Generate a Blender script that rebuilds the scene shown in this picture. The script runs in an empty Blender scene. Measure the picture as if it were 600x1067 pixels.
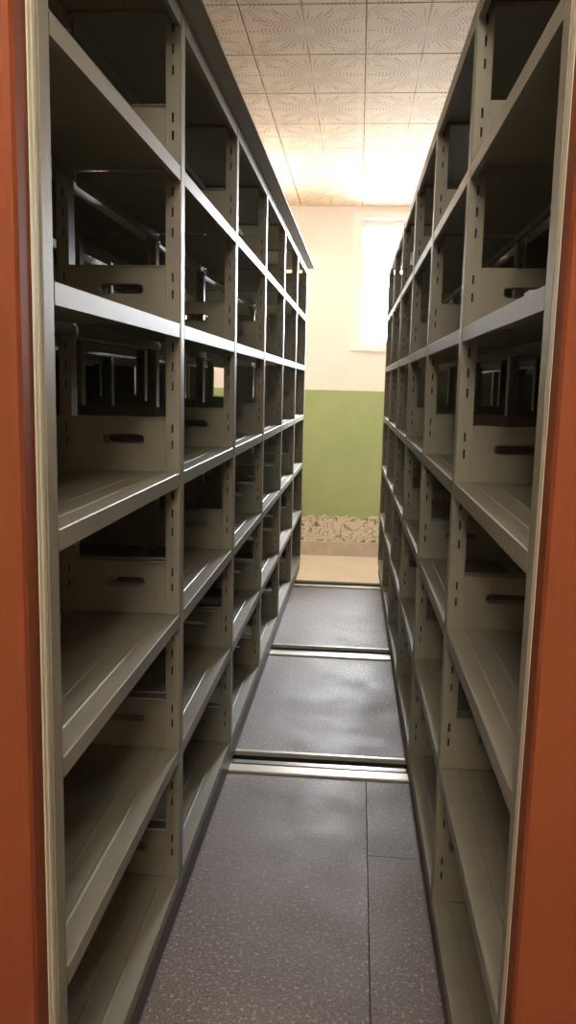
import bpy, math, random
from mathutils import Matrix, Vector

random.seed(7)
scene = bpy.context.scene
col = scene.collection

# ------------------------------------------------------------------ camera
F_PX, YAW, PITCH, ROLL, CAM_H = 872.2, 0.0799, 0.1513, 0.0223, 1.5015
fw = Vector((-math.sin(YAW) * math.cos(PITCH), math.cos(YAW) * math.cos(PITCH), -math.sin(PITCH)))
rt = Vector((math.cos(YAW), math.sin(YAW), 0.0))
up = rt.cross(fw)
cr, sr = math.cos(ROLL), math.sin(ROLL)
rt, up = cr * rt + sr * up, -sr * rt + cr * up
cam_data = bpy.data.cameras.new('camera')
cam = bpy.data.objects.new('camera', cam_data)
col.objects.link(cam)
cam_data.sensor_fit = 'VERTICAL'
cam_data.sensor_height = 36.0
cam_data.lens = F_PX / 1067.0 * 36.0
cam_data.clip_start = 0.02
m = Matrix((rt, up, -fw)).transposed().to_4x4()
m.translation = (0.0, 0.0, CAM_H)
cam.matrix_world = m
scene.camera = cam

# ------------------------------------------------------------------ sky, lights, exposure
world = bpy.data.worlds.new('overcast_sky')
scene.world = world
world.use_nodes = True
wb = world.node_tree.nodes['Background']
# overcast sky above the horizon, dull ground below it
_wt = world.node_tree
_tc = _wt.nodes.new('ShaderNodeTexCoord')
_sp = _wt.nodes.new('ShaderNodeSeparateXYZ')
_rp = _wt.nodes.new('ShaderNodeValToRGB')
_wt.links.new(_tc.outputs['Generated'], _sp.inputs[0])
_wt.links.new(_sp.outputs['Z'], _rp.inputs['Fac'])
_rp.color_ramp.elements[0].position = 0.0
_rp.color_ramp.elements[0].color = (0.36, 0.35, 0.33, 1.0)
_rp.color_ramp.elements[1].position = 0.02
_rp.color_ramp.elements[1].color = (0.93, 0.96, 1.0, 1.0)
_wt.links.new(_rp.outputs['Color'], wb.inputs['Color'])
wb.inputs['Strength'].default_value = 64.0

vs = scene.view_settings
vs.view_transform = 'Standard'
vs.look = 'None'
vs.gamma = 1.0
vs.use_curve_mapping = False
vs.exposure = 1.0
scene.cycles.max_bounces = 10
scene.cycles.diffuse_bounces = 6
scene.cycles.sample_clamp_indirect = 6.0

# the room
WALL_Y, FLOOR_Z, CEIL_Z = 8.62, -0.26, 3.247
XL, XR, YN = -3.1, 2.2, -2.6
WIN_X0, WIN_X1, WIN_Z0, WIN_Z1 = -0.075, 1.35, 1.88, 3.17

portal = bpy.data.lights.new('window_daylight_portal', 'AREA')
portal.shape = 'RECTANGLE'
portal.size, portal.size_y = WIN_X1 - WIN_X0, WIN_Z1 - WIN_Z0
portal.cycles.is_portal = True
po = bpy.data.objects.new('window_daylight_portal', portal)
col.objects.link(po)
po.location = ((WIN_X0 + WIN_X1) / 2, WALL_Y + 0.2, (WIN_Z0 + WIN_Z1) / 2)
po.rotation_euler = (math.radians(-90), 0, 0)

# ------------------------------------------------------------------ materials
def lin(c):
    def f(v):
        v /= 255.0
        return v / 12.92 if v <= 0.04045 else ((v + 0.055) / 1.055) ** 2.4
    return (f(c[0]), f(c[1]), f(c[2]), 1.0)

class N:
    """small helper around a node tree"""
    def __init__(s, name):
        s.m = bpy.data.materials.new(name)
        s.m.use_nodes = True
        s.t = s.m.node_tree
        s.b = s.t.nodes['Principled BSDF']
        s.tc = s.t.nodes.new('ShaderNodeTexCoord')
    def new(s, kind, **kw):
        n = s.t.nodes.new(kind)
        for k, v in kw.items():
            setattr(n, k, v)
        return n
    def link(s, a, b):
        s.t.links.new(a, b)
    def noise(s, scale, detail=4.0, rough=0.6, vec=None):
        n = s.new('ShaderNodeTexNoise')
        n.inputs['Scale'].default_value = scale
        n.inputs['Detail'].default_value = detail
        n.inputs['Roughness'].default_value = rough
        s.link(vec or s.tc.outputs['Object'], n.inputs['Vector'])
        return n.outputs['Fac']
    def ramp(s, fac, stops):
        r = s.new('ShaderNodeValToRGB')
        el = r.color_ramp.elements
        while len(el) < len(stops):
            el.new(0.5)
        for e, (p, c) in zip(el, stops):
            e.position = p
            e.color = c
        s.link(fac, r.inputs['Fac'])
        return r.outputs['Color']
    def mix(s, fac, a, b):
        n = s.new('ShaderNodeMix', data_type='RGBA')
        for sock, v in ((n.inputs[0], fac), (n.inputs[6], a), (n.inputs[7], b)):
            if hasattr(v, 'links'):
                s.link(v, sock)
            else:
                sock.default_value = v
        return n.outputs[2]
    def math(s, op, a, b=None, c=None):
        n = s.new('ShaderNodeMath', operation=op)
        for i, v in enumerate((a, b, c)):
            if v is None:
                continue
            if hasattr(v, 'links'):
                s.link(v, n.inputs[i])
            else:
                n.inputs[i].default_value = v
        return n.outputs[0]
    def bump(s, h, strength, dist):
        n = s.new('ShaderNodeBump')
        n.inputs['Strength'].default_value = strength
        n.inputs['Distance'].default_value = dist
        s.link(h, n.inputs['Height'])
        s.link(n.outputs['Normal'], s.b.inputs['Normal'])

def g(v):
    return (v, v, v, 1.0)

def paint(name, rgb, rough=0.45, metal=0.0, var=0.12, scale=9.0, grain=0.0, spec=0.5):
    n = N(name)
    c = lin(rgb)
    d = tuple(x * (1 - var) for x in c[:3]) + (1.0,)
    l = tuple(min(1, x * (1 + var)) for x in c[:3]) + (1.0,)
    n.link(n.ramp(n.noise(scale), [(0.3, d), (0.7, l)]), n.b.inputs['Base Color'])
    n.b.inputs['Roughness'].default_value = rough
    n.b.inputs['Metallic'].default_value = metal
    n.b.inputs['Specular IOR Level'].default_value = spec
    if grain:
        n.bump(n.noise(260.0, 3.0), grain, 0.002)
    return n.m

M = {}
M['steel'] = paint('shelf_enamel', (150, 146, 130), 0.46, 0.0, 0.07, 6.0, 0.10)
M['terracotta'] = paint('terracotta_enamel', (138, 75, 47), 0.6, 0.0, 0.05, 3.0, 0.06, 0.15)
M['edge'] = paint('cream_edge_strip', (232, 228, 202), 0.5, 0.0, 0.05, 14.0)
M['base'] = paint('base_paint', (92, 84, 90), 0.5, 0.0, 0.15, 9.0, 0.15)
M['wheel'] = paint('wheel_steel', (70, 68, 66), 0.4, 0.8, 0.1)
M['alu'] = paint('rail_aluminium', (205, 200, 188), 0.36, 0.35, 0.06, 30.0)
M['channel'] = paint('rail_channel_slot_shade', (34, 33, 32), 0.6, 0.0, 0.2, 20.0)
M['railsteel'] = paint('rail_steel', (120, 116, 110), 0.3, 0.85, 0.1, 30.0)
M['frame'] = paint('window_white', (236, 234, 230), 0.4, 0.0, 0.03, 8.0)
M['concrete'] = paint('beige_floor', (214, 202, 190), 0.6, 0.0, 0.08, 2.5, 0.15)
M['skirting'] = paint('skirting_plaster', (188, 176, 160), 0.7, 0.0, 0.12, 11.0, 0.2)
M['grid'] = paint('ceiling_grid', (150, 112, 92), 0.6, 0.0, 0.08)
M['room'] = paint('cream_plaster', (226, 214, 198), 0.8, 0.0, 0.05, 2.0, 0.1)
M['board'] = paint('platform_edge', (110, 104, 96), 0.6, 0.0, 0.1)

def floor_mat():
    n = N('speckled_floor_panel')
    sp = n.noise(150.0, 2.0, 0.7)
    big = n.noise(2.2, 3.0)
    base = n.ramp(big, [(0.3, lin((112, 100, 96))), (0.7, lin((130, 116, 110)))])
    dark = n.ramp(sp, [(0.36, g(1.0)), (0.46, g(0.0))])
    glint = n.ramp(n.noise(95.0, 2.0, 0.7, None), [(0.58, g(0.0)), (0.64, g(1.0))])  # pale specks paint the sparkle of glints into the floor colour
    c = n.mix(dark, base, lin((72, 63, 66)))
    c = n.mix(glint, c, lin((176, 168, 164)))
    n.link(c, n.b.inputs['Base Color'])
    n.link(n.ramp(n.noise(3.5, 4.0), [(0.3, g(0.38)), (0.7, g(0.58))]), n.b.inputs['Roughness'])
    n.b.inputs['Specular IOR Level'].default_value = 0.34
    n.bump(n.noise(240.0, 2.0, 0.6), 0.35, 0.002)
    return n.m
M['floor'] = floor_mat()

def wall_far_mat():
    n = N('two_tone_wall')
    sep = n.new('ShaderNodeSeparateXYZ')
    n.link(n.tc.outputs['Object'], sep.inputs[0])
    z = sep.outputs['Z']
    wob = n.noise(2.0, 3.0)
    zz = n.math('ADD', z, n.math('MULTIPLY', n.math('SUBTRACT', wob, 0.5), 0.012))
    up_c = n.ramp(n.noise(1.3), [(0.3, lin((232, 221, 215))), (0.7, lin((240, 230, 225)))])
    gr = n.ramp(n.noise(1.7, 5.0), [(0.3, lin((146, 161, 114))), (0.7, lin((162, 176, 126)))])
    c = n.mix(n.math('GREATER_THAN', zz, 1.452), gr, up_c)
    # flaking plaster along the foot of the wall
    n1 = n.noise(7.0, 6.0, 0.75)
    edge = n.math('ADD', z, n.math('MULTIPLY', n.math('SUBTRACT', n1, 0.5), 0.34))
    peel = n.math('LESS_THAN', edge, 0.155)
    v = n.noise(12.0, 5.0, 0.75)
    pc = n.ramp(v, [(0.34, lin((84, 72, 60))), (0.43, lin((158, 148, 128))), (0.52, lin((226, 220, 206))),
                    (0.60, lin((160, 140, 110))), (0.68, lin((232, 220, 194)))])
    n.link(n.mix(peel, c, pc), n.b.inputs['Base Color'])
    n.b.inputs['Roughness'].default_value = 0.62
    n.bump(n.math('ADD', n.math('MULTIPLY', n.noise(60.0), 0.08), n.math('MULTIPLY', peel, v)), 0.5, 0.012)
    return n.m
M['wall_far'] = wall_far_mat()

def tile_mat():
    """mineral tile: perforations in a sunburst, tile-local coordinates"""
    n = N('perforated_ceiling_tile')
    sep = n.new('ShaderNodeSeparateXYZ')
    n.link(n.tc.outputs['Object'], sep.inputs[0])
    x, y = sep.outputs['X'], sep.outputs['Y']
    def burst(x, y, rays, rmax):
        r = n.math('SQRT', n.math('ADD', n.math('MULTIPLY', x, x), n.math('MULTIPLY', y, y)))
        th = n.math('ARCTAN2', y, x)
        a = n.math('COSINE', n.math('MULTIPLY', th, rays))
        ring = n.math('COSINE', n.math('MULTIPLY', r, 2 * math.pi / 0.02))
        d = n.math('ADD', a, ring)
        d = n.math('GREATER_THAN', d, 0.95)
        ins = n.math('MULTIPLY', n.math('LESS_THAN', r, rmax), n.math('GREATER_THAN', r, 0.055))
        # petals: the reach of the rays swings with the angle
        pet = n.math('GREATER_THAN', n.math('ADD', n.math('MULTIPLY', n.math('COSINE', n.math('MULTIPLY', th, 12.0)), 0.06), rmax - 0.06), r)
        return n.math('MULTIPLY', n.math('MULTIPLY', d, ins), pet)
    cen = burst(x, y, 48.0, 0.29)
    xx = n.math('SUBTRACT', n.math('ABSOLUTE', x), 0.3)
    yy = n.math('SUBTRACT', n.math('ABSOLUTE', y), 0.3)
    cor = burst(xx, yy, 48.0, 0.21)
    dots = n.math('MAXIMUM', cen, cor)
    cross = n.math('LESS_THAN', n.math('MINIMUM', n.math('ABSOLUTE', x), n.math('ADD', n.math('ABSOLUTE', y), 0.004)), 0.0022)
    base = n.ramp(n.noise(5.0), [(0.3, lin((228, 206, 184))), (0.7, lin((238, 217, 195)))])
    c = n.mix(n.math('MULTIPLY', dots, 0.9), base, lin((128, 98, 78)))
    c = n.mix(n.math('MULTIPLY', cross, 0.35), c, lin((128, 98, 78)))
    n.link(c, n.b.inputs['Base Color'])
    n.b.inputs['Roughness'].default_value = 0.75
    n.bump(n.math('SUBTRACT', 1.0, dots), 0.6, 0.004)
    return n.m
M['tile'] = tile_mat()

def glass_mat():
    n = N('window_glass')
    t = n.t
    tr = n.new('ShaderNodeBsdfTransparent')
    gl = n.new('ShaderNodeBsdfGlossy')
    gl.inputs['Roughness'].default_value = 0.02
    mx = n.new('ShaderNodeMixShader')
    fr = n.new('ShaderNodeFresnel')
    fr.inputs['IOR'].default_value = 1.45
    n.link(fr.outputs[0], mx.inputs[0])
    n.link(tr.outputs[0], mx.inputs[1])
    n.link(gl.outputs[0], mx.inputs[2])
    n.link(mx.outputs[0], t.nodes['Material Output'].inputs['Surface'])
    return n.m
M['glass'] = glass_mat()

def emit_mat(name, rgb, strength):
    n = N(name)
    n.b.inputs['Base Color'].default_value = lin(rgb)
    n.b.inputs['Emission Color'].default_value = lin(rgb)
    n.b.inputs['Emission Strength'].default_value = strength
    return n.m

# ------------------------------------------------------------------ mesh helpers
class MB:
    def __init__(s):
        s.v, s.f = [], []
    def box(s, x0, x1, y0, y1, z0, z1):
        b = len(s.v)
        s.v += [(x, y, z) for z in (z0, z1) for y in (y0, y1) for x in (x0, x1)]
        s.f += [tuple(b + i for i in q) for q in ((0, 2, 3, 1), (4, 5, 7, 6), (0, 1, 5, 4), (2, 6, 7, 3), (0, 4, 6, 2), (1, 3, 7, 5))]
        return s
    def chamfer_box(s, x0, x1, y0, y1, z0, z1, c):
        """box whose vertical and horizontal edges at the top are cut by c"""
        b = len(s.v)
        lv = [(0, z0), (0, z1 - c), (c, z1)]
        for ins, z in lv:
            s.v += [(x0 + ins, y0 + ins, z), (x1 - ins, y0 + ins, z), (x1 - ins, y1 - ins, z), (x0 + ins, y1 - ins, z)]
        s.f.append((b + 3, b + 2, b + 1, b))
        for k in range(2):
            for i in range(4):
                j = (i + 1) % 4
                s.f.append((b + 4 * k + i, b + 4 * k + j, b + 4 * k + 4 + j, b + 4 * k + 4 + i))
        s.f.append((b + 8, b + 9, b + 10, b + 11))
        return s
    def extrude_xz(s, prof, y0, y1):
        """closed profile of (x, z) pulled along y"""
        b, n = len(s.v), len(prof)
        s.v += [(x, y0, z) for x, z in prof] + [(x, y1, z) for x, z in prof]
        for i in range(n):
            j = (i + 1) % n
            s.f.append((b + i, b + j, b + n + j, b + n + i))
        s.f.append(tuple(b + i for i in reversed(range(n))))
        s.f.append(tuple(b + n + i for i in range(n)))
        return s
    def extrude_yz(s, prof, x0, x1):
        b, n = len(s.v), len(prof)
        s.v += [(x0, y, z) for y, z in prof] + [(x1, y, z) for y, z in prof]
        for i in range(n):
            j = (i + 1) % n
            s.f.append((b + i, b + n + i, b + n + j, b + j))
        s.f.append(tuple(b + i for i in range(n)))
        s.f.append(tuple(b + n + i for i in reversed(range(n))))
        return s
    def extrude_xy(s, prof, z0, z1):
        b, n = len(s.v), len(prof)
        s.v += [(x, y, z0) for x, y in prof] + [(x, y, z1) for x, y in prof]
        for i in range(n):
            j = (i + 1) % n
            s.f.append((b + i, b + j, b + n + j, b + n + i))
        s.f.append(tuple(b + i for i in reversed(range(n))))
        s.f.append(tuple(b + n + i for i in range(n)))
        return s
    def cyl_x(s, cx, cy, cz, r, half, n=20):
        return s.extrude_yz([(cy + r * math.cos(2 * math.pi * i / n), cz + r * math.sin(2 * math.pi * i / n)) for i in range(n)], cx - half, cx + half)
    def mesh(s, name, mat):
        me = bpy.data.meshes.new(name)
        me.from_pydata(s.v, [], s.f)
        me.materials.append(mat)
        import bmesh
        bm = bmesh.new()
        bm.from_mesh(me)
        bmesh.ops.recalc_face_normals(bm, faces=bm.faces)
        bm.to_mesh(me)
        bm.free()
        return me

def put(name, me, parent=None, loc=(0, 0, 0), rotz=0.0):
    o = bpy.data.objects.new(name, me)
    col.objects.link(o)
    o.parent = parent
    o.location = loc
    o.rotation_euler = (0, 0, rotz)
    return o

def tag(o, label=None, cat=None, group=None, kind=None):
    for k, v in (('label', label), ('category', cat), ('group', group), ('kind', kind)):
        if v:
            o[k] = v
    return o

# ------------------------------------------------------------------ the setting
RAILS = [3.05, 4.49, 6.125]          # near edge of each rail trough
RAIL_W = 0.205
floor = tag(put('floor', MB().box(XL, XR, YN, WALL_Y, FLOOR_Z - 0.1, FLOOR_Z).mesh('floor', M['concrete'])),
            'beige concrete floor between the raised platform and the far wall', 'floor', kind='structure')

# raised platform of speckled panels between the rails
panel_cache = {}
def floor_panel(x0, x1, y0, y1):
    w, d = round(x1 - x0 - 0.0015, 4), round(y1 - y0 - 0.0015, 4)
    if (w, d) not in panel_cache:
        panel_cache[(w, d)] = MB().chamfer_box(-w / 2, w / 2, -d / 2, d / 2, FLOOR_Z, 0.0, 0.001).mesh('floor_panel', M['floor'])
    put('floor_panel', panel_cache[(w, d)], floor, ((x0 + x1) / 2, (y0 + y1) / 2, 0))

def lay(xs, ys):
    for a, b in zip(xs, xs[1:]):
        for c, d in zip(ys, ys[1:]):
            floor_panel(a, b, c, d)
lay([XL, -2.32, -1.12, 0.08], [YN, -0.5, RAILS[0]])
lay([0.08, 1.28, 2.48, XR], [YN, 0.1, 2.525, RAILS[0]])
lay([XL, -2.4, -1.2, 0.66, 1.86, XR], [RAILS[0] + RAIL_W, RAILS[1]])
lay([XL, -2.0, -0.72, 0.48, 1.68, XR], [RAILS[1] + RAIL_W, RAILS[2]])

# rails: each a thing with a broad strip, a sunk channel, the running bar and a thin strip
for y, lab in zip(RAILS, ('broad metal floor rail with a dark groove, nearest of the three across the aisle',
                          'middle of the three metal floor rails crossing the aisle',
                          'farthest metal floor rail, at the edge of the raised platform')):
    r = tag(put('floor_rail', None, None, (0, y, 0)), lab, 'rail', 'rails across the aisle floor')
    L0, L1 = XL + 0.02, XR - 0.02
    put('broad_strip', MB().extrude_yz([(0.002, -0.03), (0.002, 0.004), (0.006, 0.008), (0.060, 0.008), (0.064, 0.004), (0.064, -0.03)], L0, L1).mesh('broad_strip', M['alu']), r)
    ch = MB()
    ch.extrude_yz([(0.002, FLOOR_Z), (0.002, -0.03), (0.068, -0.03), (0.068, -0.06), (0.183, -0.06), (0.183, -0.012), (0.203, -0.012), (0.203, FLOOR_Z)], L0, L1)
    put('channel', ch.mesh('channel', M['channel']), r)
    put('running_bar', MB().extrude_yz([(0.108, -0.06), (0.108, -0.014), (0.112, -0.010), (0.140, -0.010), (0.144, -0.014), (0.144, -0.06)], L0, L1).mesh('running_bar', M['railsteel']), r)
    put('thin_strip', MB().extrude_yz([(0.184, -0.012), (0.184, 0.003), (0.187, 0.006), (0.200, 0.006), (0.203, 0.003), (0.203, -0.012)], L0, L1).mesh('thin_strip', M['alu']), r)

# far wall with the window opening
wf = MB()
T = 0.24
wf.box(XL, WIN_X0, 0, T, FLOOR_Z, CEIL_Z + 0.15)
wf.box(WIN_X1, XR, 0, T, FLOOR_Z, CEIL_Z + 0.15)
wf.box(WIN_X0, WIN_X1, 0, T, FLOOR_Z, WIN_Z0)
wf.box(WIN_X0, WIN_X1, 0, T, WIN_Z1, CEIL_Z + 0.15)
tag(put('wall_far', wf.mesh('wall_far', M['wall_far']), None, (0, WALL_Y, 0)), 'far wall, cream above and green below with flaking plaster at the foot', 'wall', kind='structure')
for nm, a in (('wall_left', (XL - 0.2, XL, YN, WALL_Y + T)), ('wall_right', (XR, XR + 0.2, YN, WALL_Y + T)), ('wall_near', (XL - 0.2, XR + 0.2, YN - 0.2, YN))):
    tag(put(nm, MB().box(*a, FLOOR_Z, CEIL_Z + 0.15).mesh(nm, M['room'])), 'plain cream plaster ' + nm.replace('_', ' '), 'wall', kind='structure')
tag(put('baseboard_far', MB().extrude_yz([(0, 0), (0, 0.15), (-0.012, 0.15), (-0.018, 0.142), (-0.018, 0)], XL, XR).mesh('baseboard_far', M['skirting']), None, (0, WALL_Y, FLOOR_Z)),
    'low cream skirting along the foot of the far wall', 'baseboard', kind='structure')

# window
win = tag(put('window_1', None, None, (WIN_X0, WALL_Y, WIN_Z0)), 'tall white framed window glaring with daylight in the far wall', 'window', kind='structure')
WW, WH = WIN_X1 - WIN_X0, WIN_Z1 - WIN_Z0
def bar(name, x0, x1, z0, z1, y0=0.09, y1=0.15):
    put(name, MB().box(x0, x1, y0, y1, z0, z1).mesh(name, M['frame']), win)
bar('casing', -0.03, 0.035, -0.03, WH + 0.03, -0.012, 0.10)
bar('casing', WW - 0.035, WW + 0.03, -0.03, WH + 0.03, -0.012, 0.10)
bar('casing', 0.035, WW - 0.035, WH - 0.035, WH + 0.03, -0.012, 0.10)
bar('window_sill', 0.035, WW - 0.035, -0.03, 0.02, -0.035, 0.12)
for a, b in ((0.035, WW / 2), (WW / 2, WW - 0.035)):
    for x0, x1 in ((a, a + 0.045), (b - 0.045, b)):
        bar('sash_stile', x0, x1, 0.02, WH - 0.035, 0.10, 0.15)
    for z0, z1 in ((0.02, 0.075), (WH - 0.09, WH - 0.035)):
        bar('sash_rail', a + 0.045, b - 0.045, z0, z1, 0.10, 0.15)
    put('pane', MB().box(a + 0.045, b - 0.045, 0.122, 0.127, 0.075, WH - 0.09).mesh('pane', M['glass']), win)

# ceiling: slab, then every tile a piece of its own
CX, CY, CT = -0.0246, 4.783, 0.6
ceil = tag(put('ceiling', MB().box(XL, XR, YN, WALL_Y, CEIL_Z + 0.012, CEIL_Z + 0.14).mesh('ceiling', M['grid'])), 'suspended ceiling of perforated tiles', 'ceiling', kind='structure')
tile_cache = {}
i0, i1 = math.floor((XL - CX) / CT), math.ceil((XR - CX) / CT)
j0, j1 = math.floor((YN - CY) / CT), math.ceil((WALL_Y - CY) / CT)
for i in range(i0, i1):
    for j in range(j0, j1):
        ox, oy = CX + (i + 0.5) * CT, CY + (j + 0.5) * CT
        h = CT / 2 - 0.0035
        q = (round(max(XL - ox, -h), 4), round(min(XR - ox, h), 4), round(max(YN - oy, -h), 4), round(min(WALL_Y - oy, h), 4))
        if q[1] - q[0] < 0.02 or q[3] - q[2] < 0.02:
            continue
        if q not in tile_cache:
            mb = MB().chamfer_box(q[0], q[1], q[2], q[3], -0.012, 0.0, 0.002)
            mb.v = [(x, y, -z - 0.012) for x, y, z in mb.v]
            tile_cache[q] = mb.mesh('ceiling_tile', M['tile'])
        put('ceiling_tile', tile_cache[q], ceil, (ox, oy, CEIL_Z + 0.012))

# ------------------------------------------------------------------ mobile shelving carriages
BAY, NB, HALF = 0.9, 6, 0.3
Z0, DZ, ROOF = 0.1125, 0.3794, 2.3566
LEV = [Z0 + k * DZ for k in range(6)]
PW = 0.0225                       # half width of an upright along the aisle
PD = 0.036                        # depth of an upright into the carriage

def upright_mesh(depth, z0, z1):
    """hollow slotted post; its wide sides (facing along the aisle) carry the slots"""
    mb = MB()
    sx0, sx1 = depth * 0.44, depth * 0.58
    zs = [z0]
    for lv in LEV:                    # two hook slots beside each plate, three free ones above it
        for dz in (0.078, 0.120, 0.228, 0.277, 0.326):
            zs += [lv + dz, lv + dz + 0.022]
    zs.append(z1)
    def quad(a, b, c, d):
        k = len(mb.v)
        mb.v += [a, b, c, d]
        mb.f.append((k, k + 1, k + 2, k + 3))
    for y, iy in ((-PW, -PW + 0.004), (PW, PW - 0.004)):
        quad((0, y, z0), (sx0, y, z0), (sx0, y, z1), (0, y, z1))
        quad((sx1, y, z0), (depth, y, z0), (depth, y, z1), (sx1, y, z1))
        for k in range(0, len(zs) - 1):
            if k % 2 == 0:
                quad((sx0, y, zs[k]), (sx1, y, zs[k]), (sx1, y, zs[k + 1]), (sx0, y, zs[k + 1]))
            else:
                a, b = zs[k], zs[k + 1]
                quad((sx0, y, a), (sx1, y, a), (sx1, iy, a), (sx0, iy, a))
                quad((sx0, y, b), (sx1, y, b), (sx1, iy, b), (sx0, iy, b))
                quad((sx0, y, a), (sx0, iy, a), (sx0, iy, b), (sx0, y, b))
                quad((sx1, y, a), (sx1, iy, a), (sx1, iy, b), (sx1, y, b))
    c = 0.003
    # rounded front nose and plain back
    quad((0, -PW, z0), (-c, -PW + c, z0), (-c, -PW + c, z1), (0, -PW, z1))
    quad((-c, -PW + c, z0), (-c, PW - c, z0), (-c, PW - c, z1), (-c, -PW + c, z1))
    quad((-c, PW - c, z0), (0, PW, z0), (0, PW, z1), (-c, PW - c, z1))
    quad((depth, -PW, z0), (depth, PW, z0), (depth, PW, z1), (depth, -PW, z1))
    for z in (z0, z1):
        quad((0, -PW, z), (depth, -PW, z), (depth, PW, z), (0, PW, z))
    quad((0, 0, z0), (depth, 0, z0), (depth, 0, z1), (0, 0, z1))      # sheet added inside the post, dark to paint shade behind the slots
    me = mb.mesh('upright', M['steel'])
    me.materials.append(M['channel'])  # dark material for the inner sheet, standing in for shade in the slots
    me.polygons[len(me.polygons) - 1].material_index = 1
    return me

def shelf_mesh(name, depth, h, ridge=True):
    """folded tray: lip, return, pressed ridges; x runs from the open face into the carriage"""
    t, z = 0.0016, h / 2
    top = [(0.0, -z), (0.0, z - 0.0018), (0.0018, z)]
    if ridge:
        for u in (0.046, 0.096):
            top += [(u - 0.005, z), (u - 0.002, z + 0.0016), (u + 0.002, z + 0.0016), (u + 0.005, z)]
    top += [(depth - 0.003, z), (depth, z - 0.003), (depth, -z)]
    bot = [(depth - 0.014, -z), (depth - 0.014, -z + t), (depth - t, -z + t), (depth - t, z - 0.004), (t, z - 0.004), (t, -z + t), (0.014, -z + t), (0.014, -z)]
    return MB().extrude_xz(top + bot, PW + 0.0045, BAY - PW - 0.0045).mesh(name, M['steel'])

def plate_mesh(x0, x1, z0, z1, cx, cz, sw, sh):
    """thin side plate with an oval hand slot"""
    n = 28
    inner, outer = [], []
    r = sh / 2
    for i in range(n):
        a = 2 * math.pi * (i + 0.5) / n
        ca, sa = math.cos(a), math.sin(a)
        off = (sw / 2 - r) * (1 if ca > 0 else -1)
        inner.append((cx + off + r * ca, cz + r * sa))
        dx = ((x1 - cx) / ca) if ca > 0 else ((x0 - cx) / ca)
        dz = ((z1 - cz) / sa) if sa > 0 else ((z0 - cz) / sa)
        k = min(dx, dz)
        outer.append((cx + k * ca, cz + k * sa))
    # square corners: snap the ray nearest to each corner onto it
    for qx, qz in ((x0, z0), (x0, z1), (x1, z0), (x1, z1)):
        k = min(range(n), key=lambda i: abs(math.atan2(math.sin(math.atan2(qz - cz, qx - cx) - 2 * math.pi * (i + 0.5) / n), math.cos(math.atan2(qz - cz, qx - cx) - 2 * math.pi * (i + 0.5) / n))))
        outer[k] = (qx, qz)
    t = 0.001
    mb = MB()
    for y in (-t, t):
        mb.v += [(x, y, z) for x, z in inner] + [(x, y, z) for x, z in outer]
    for i in range(n):
        j = (i + 1) % n
        for b in (0, 2 * n):
            mb.f.append((b + i, b + j, b + n + j, b + n + i))
        mb.f.append((i, j, 2 * n + j, 2 * n + i))
        mb.f.append((n + i, n + j, 3 * n + j, 3 * n + i))
    # folded lip along the top edge
    mb.box(x0, x1, -t, t + 0.006, z1, z1 + 0.002)
    return mb.mesh('side_plate', M['steel'])

ME = {
    'upright': upright_mesh(PD, 0.09, ROOF + 0.032),
    'mid': upright_mesh(0.03, 0.09, ROOF + 0.032),
    'shelf': shelf_mesh('shelf', 0.283, 0.035),
    'roof': shelf_mesh('roof_shelf', 0.283, 0.044, False),
    'plate': plate_mesh(PD, 0.284, 0.0, 0.138, 0.148, 0.083, 0.112, 0.026),
    'bar': MB().box(PD, 0.284, -0.010, 0.010, -0.010, 0.0).mesh('top_bar', M['steel']),
    'wheel': MB().cyl_x(0, 0, 0, 0.05, 0.018).cyl_x(0, 0, 0, 0.062, 0.004).mesh('wheel', M['wheel']),
}

def strip_prof(y0, y1, x0, x1, c):
    return [(x0, y0), (x1 - c, y0), (x1, y0 + c), (x1, y1 - c), (x1 - c, y1), (x0, y1)]

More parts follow.
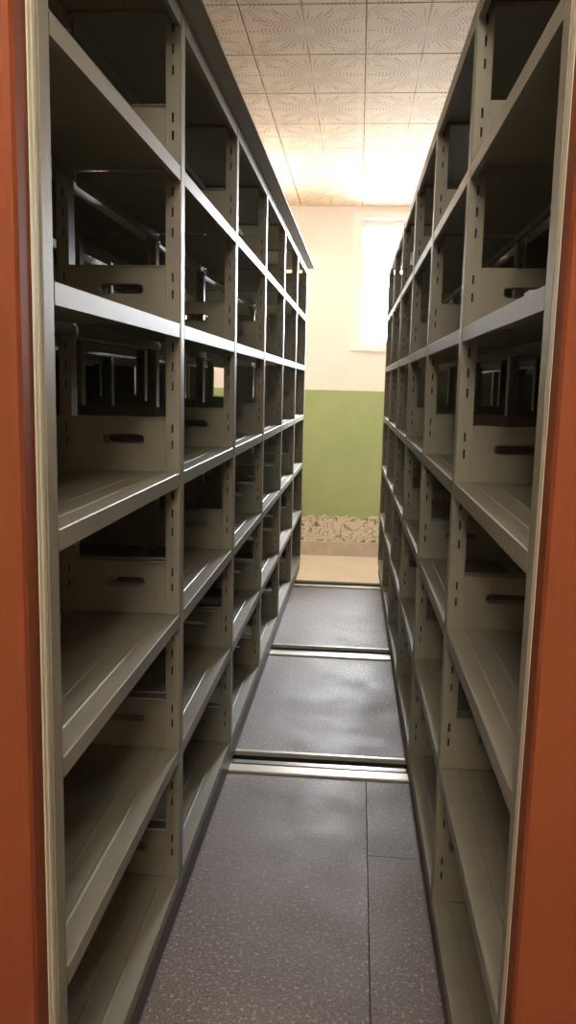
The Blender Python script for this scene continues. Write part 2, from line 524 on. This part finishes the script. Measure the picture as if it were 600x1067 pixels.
def carriage(name, label, loc, rotz, overhang, edges, panel_in=0.0, first=-0.024, lean=0.0):
    root = tag(put(name, None, None, loc, rotz), label, 'mobile shelving', 'mobile shelving carriages on the floor rails')
    LEN = BAY * NB
    py = [i * BAY + (first if i == 0 else 0.0) for i in range(NB + 1)]      # the first upright stands tight behind the end panel
    for i in range(NB + 1):
        for s in (1, -1):
            o = put('upright', ME['upright'], root, (s * HALF, py[i], 0), math.pi if s > 0 else 0.0)
        put('upright', ME['mid'], root, (-0.015, py[i], 0))
    for s in (1, -1):
        # the side whose open face looks to +x is turned by 180 degrees
        rz = math.pi if s > 0 else 0.0
        for b in range(NB):
            y = py[b + 1] if s > 0 else py[b]
            k = (py[b + 1] - py[b]) / BAY
            for z in LEV:
                put('shelf', ME['shelf'], root, (s * (HALF + 0.002), y, z), rz).scale = (1, k, 1)
            put('roof_shelf', ME['roof'], root, (s * (HALF + 0.002), y, ROOF + 0.011), rz).scale = (1, k, 1)
            for e in (0, 1):
                yy = py[b] + PW + 0.0025 if e == 0 else py[b + 1] - PW - 0.0025
                for z in LEV:
                    put('side_plate', ME['plate'], root, (s * HALF, yy, z + 0.0185), rz)
        for i in range(NB + 1):
            put('top_bar', ME['bar'], root, (s * HALF, py[i], ROOF + 0.032), rz)
    w = HALF + overhang
    tp = [(-w, 0.0), (w, 0.0), (w, 0.006), (w - 0.004, 0.01), (-w + 0.004, 0.01), (-w, 0.006)]
    put('top_cover', MB().extrude_xz(tp, -0.05, LEN + 0.03).mesh('top_cover', M['steel']), root, (0, 0, ROOF + 0.0335))
    # running gear
    bs = MB().box(-HALF + 0.004, HALF - 0.004, -0.02, LEN + 0.02, 0.012, 0.09)
    put('base_skirt', bs.mesh('base_skirt', M['base']), root)
    for yr in RAILS:
        for s in (1, -1):
            put('wheel', ME['wheel'], root, (s * 0.2, yr + 0.126 - loc[1], 0.046))
    # end panel at the near end
    ph = 2.46
    c, W = 0.012, HALF + panel_in
    body = [(-W, -0.081), (-W, -0.133 + c), (-W + c * 0.3, -0.133 + c * 0.3), (-W + c, -0.133), (W - c, -0.133), (W - c * 0.3, -0.133 + c * 0.3), (W, -0.133 + c), (W, -0.081)]
    pan = put('end_panel', MB().extrude_xy(body, 0.015, ph).mesh('end_panel', M['terracotta']), root)
    pan.rotation_euler = (0, lean, 0)
    for y0, y1, w1 in edges:
        for s in (1, -1):
            pr = strip_prof(y0, y1, 0.0, w1 + panel_in, 0.002)
            if s < 0:
                pr = [(-x, y) for x, y in pr]
            put('edge_strip', MB().extrude_xy(pr, 0.02, ph - 0.01).mesh('edge_strip', M['edge']), pan)
    core = MB().box(-HALF + 0.012, HALF - 0.012, -0.081, first - PW - 0.001, 0.02, ph - 0.02)
    put('panel_core', core.mesh('panel_core', M['base']), pan)  # dark colour paints shade into the grooves between the edge strips
    # sheet that closes the far end
    put('far_end_sheet', MB().box(-HALF + 0.004, HALF - 0.004, LEN + PW + 0.001, LEN + PW + 0.004, 0.1, ROOF).mesh('far_end_sheet', M['steel']), root)
    return root

AX = -0.4443 + math.tan(0.0067) * (1.2613 - 4)      # aisle face of the left carriage at its first upright
BX = 0.2302 - math.tan(0.0098) * (1.2373 - 4)       # aisle face of the right carriage
two = [(-0.081, -0.070, HALF + 0.0015), (-0.0645, -0.0495, HALF + 0.0015)]
one = [(-0.081, -0.0545, HALF + 0.0005)]
carriage('mobile_shelving', 'grey steel mobile shelving left of the aisle, with double cream edge strips and overhanging top',
         (AX - HALF, 1.2613, 0), -0.0067, 0.058, two)
carriage('mobile_shelving', 'grey steel mobile shelving along the right of the aisle, hiding part of the window',
         (BX + HALF, 1.2373, 0), 0.0098, 0.0, one, 0.0105, -0.03, 0.005)
# neighbours, closed up against the two
STEP = 2 * HALF + 0.02
for k, lab in enumerate(('dim mobile shelving seen through the left shelves, directly behind them',
                         'dim mobile shelving two rows behind the left shelves',
                         'farthest dim mobile shelving glimpsed through the left shelves')):
    carriage('mobile_shelving', lab, (AX - HALF - 0.085 - STEP * (k + 1), 1.25 + 0.01 * k, 0), 0.0, 0.0, two)
for k, lab in enumerate(('dim mobile shelving seen through the right shelves, directly behind them',
                         'farthest dim mobile shelving glimpsed through the right shelves')):
    carriage('mobile_shelving', lab, (BX + HALF + 0.015 + STEP * (k + 1), 1.25 + 0.01 * k, 0), 0.0, 0.0, one, 0.0, -0.03)

# ------------------------------------------------------------------ ceiling lamps (far one inferred from its glow, front two added unseen)
M['tube_w'] = emit_mat('warm_tube', (255, 244, 224), 58.0)
M['tube_n'] = emit_mat('neutral_fill_tube', (252, 246, 232), 47.0)
def tube_lamp(label, loc, rotz, tube, length=1.2):
    r = tag(put('fluorescent_lamp', None, None, loc, rotz), label, 'lamp', 'fluorescent ceiling lamps')
    put('housing', MB().extrude_yz([(-0.03, 0.0), (0.03, 0.0), (0.02, -0.05), (-0.02, -0.05)], -length / 2 - 0.04, length / 2 + 0.04).mesh('housing', M['frame']), r)
    for s in (-1, 1):
        put('tube', MB().cyl_x(0, s * 0.045, -0.055, 0.016, length / 2, 14).mesh('tube', tube), r)
    return r
tube_lamp('unseen fluorescent lamp added on the ceiling above the mouth of the aisle', (-0.1, 0.15, CEIL_Z), 0.0, M['tube_n'])  # added lamp, out of view, to brighten the near lips and strips
tube_lamp('unseen fluorescent fill lamp added on the ceiling over the front passage, behind the viewer', (-0.1, -1.6, CEIL_Z), 0.0, M['tube_n'])  # added lamp behind the camera, there only as fill light
wl = tube_lamp('warm fluorescent lamp hanging from the ceiling above the left shelving near the far wall', (-1.1, 7.3, CEIL_Z - 0.32), math.pi / 2, M['tube_w'])
for s in (-0.45, 0.45):
    put('hanging_rod', MB().box(s - 0.006, s + 0.006, -0.006, 0.006, 0.0, 0.32).mesh('hanging_rod', M['frame']), wl)
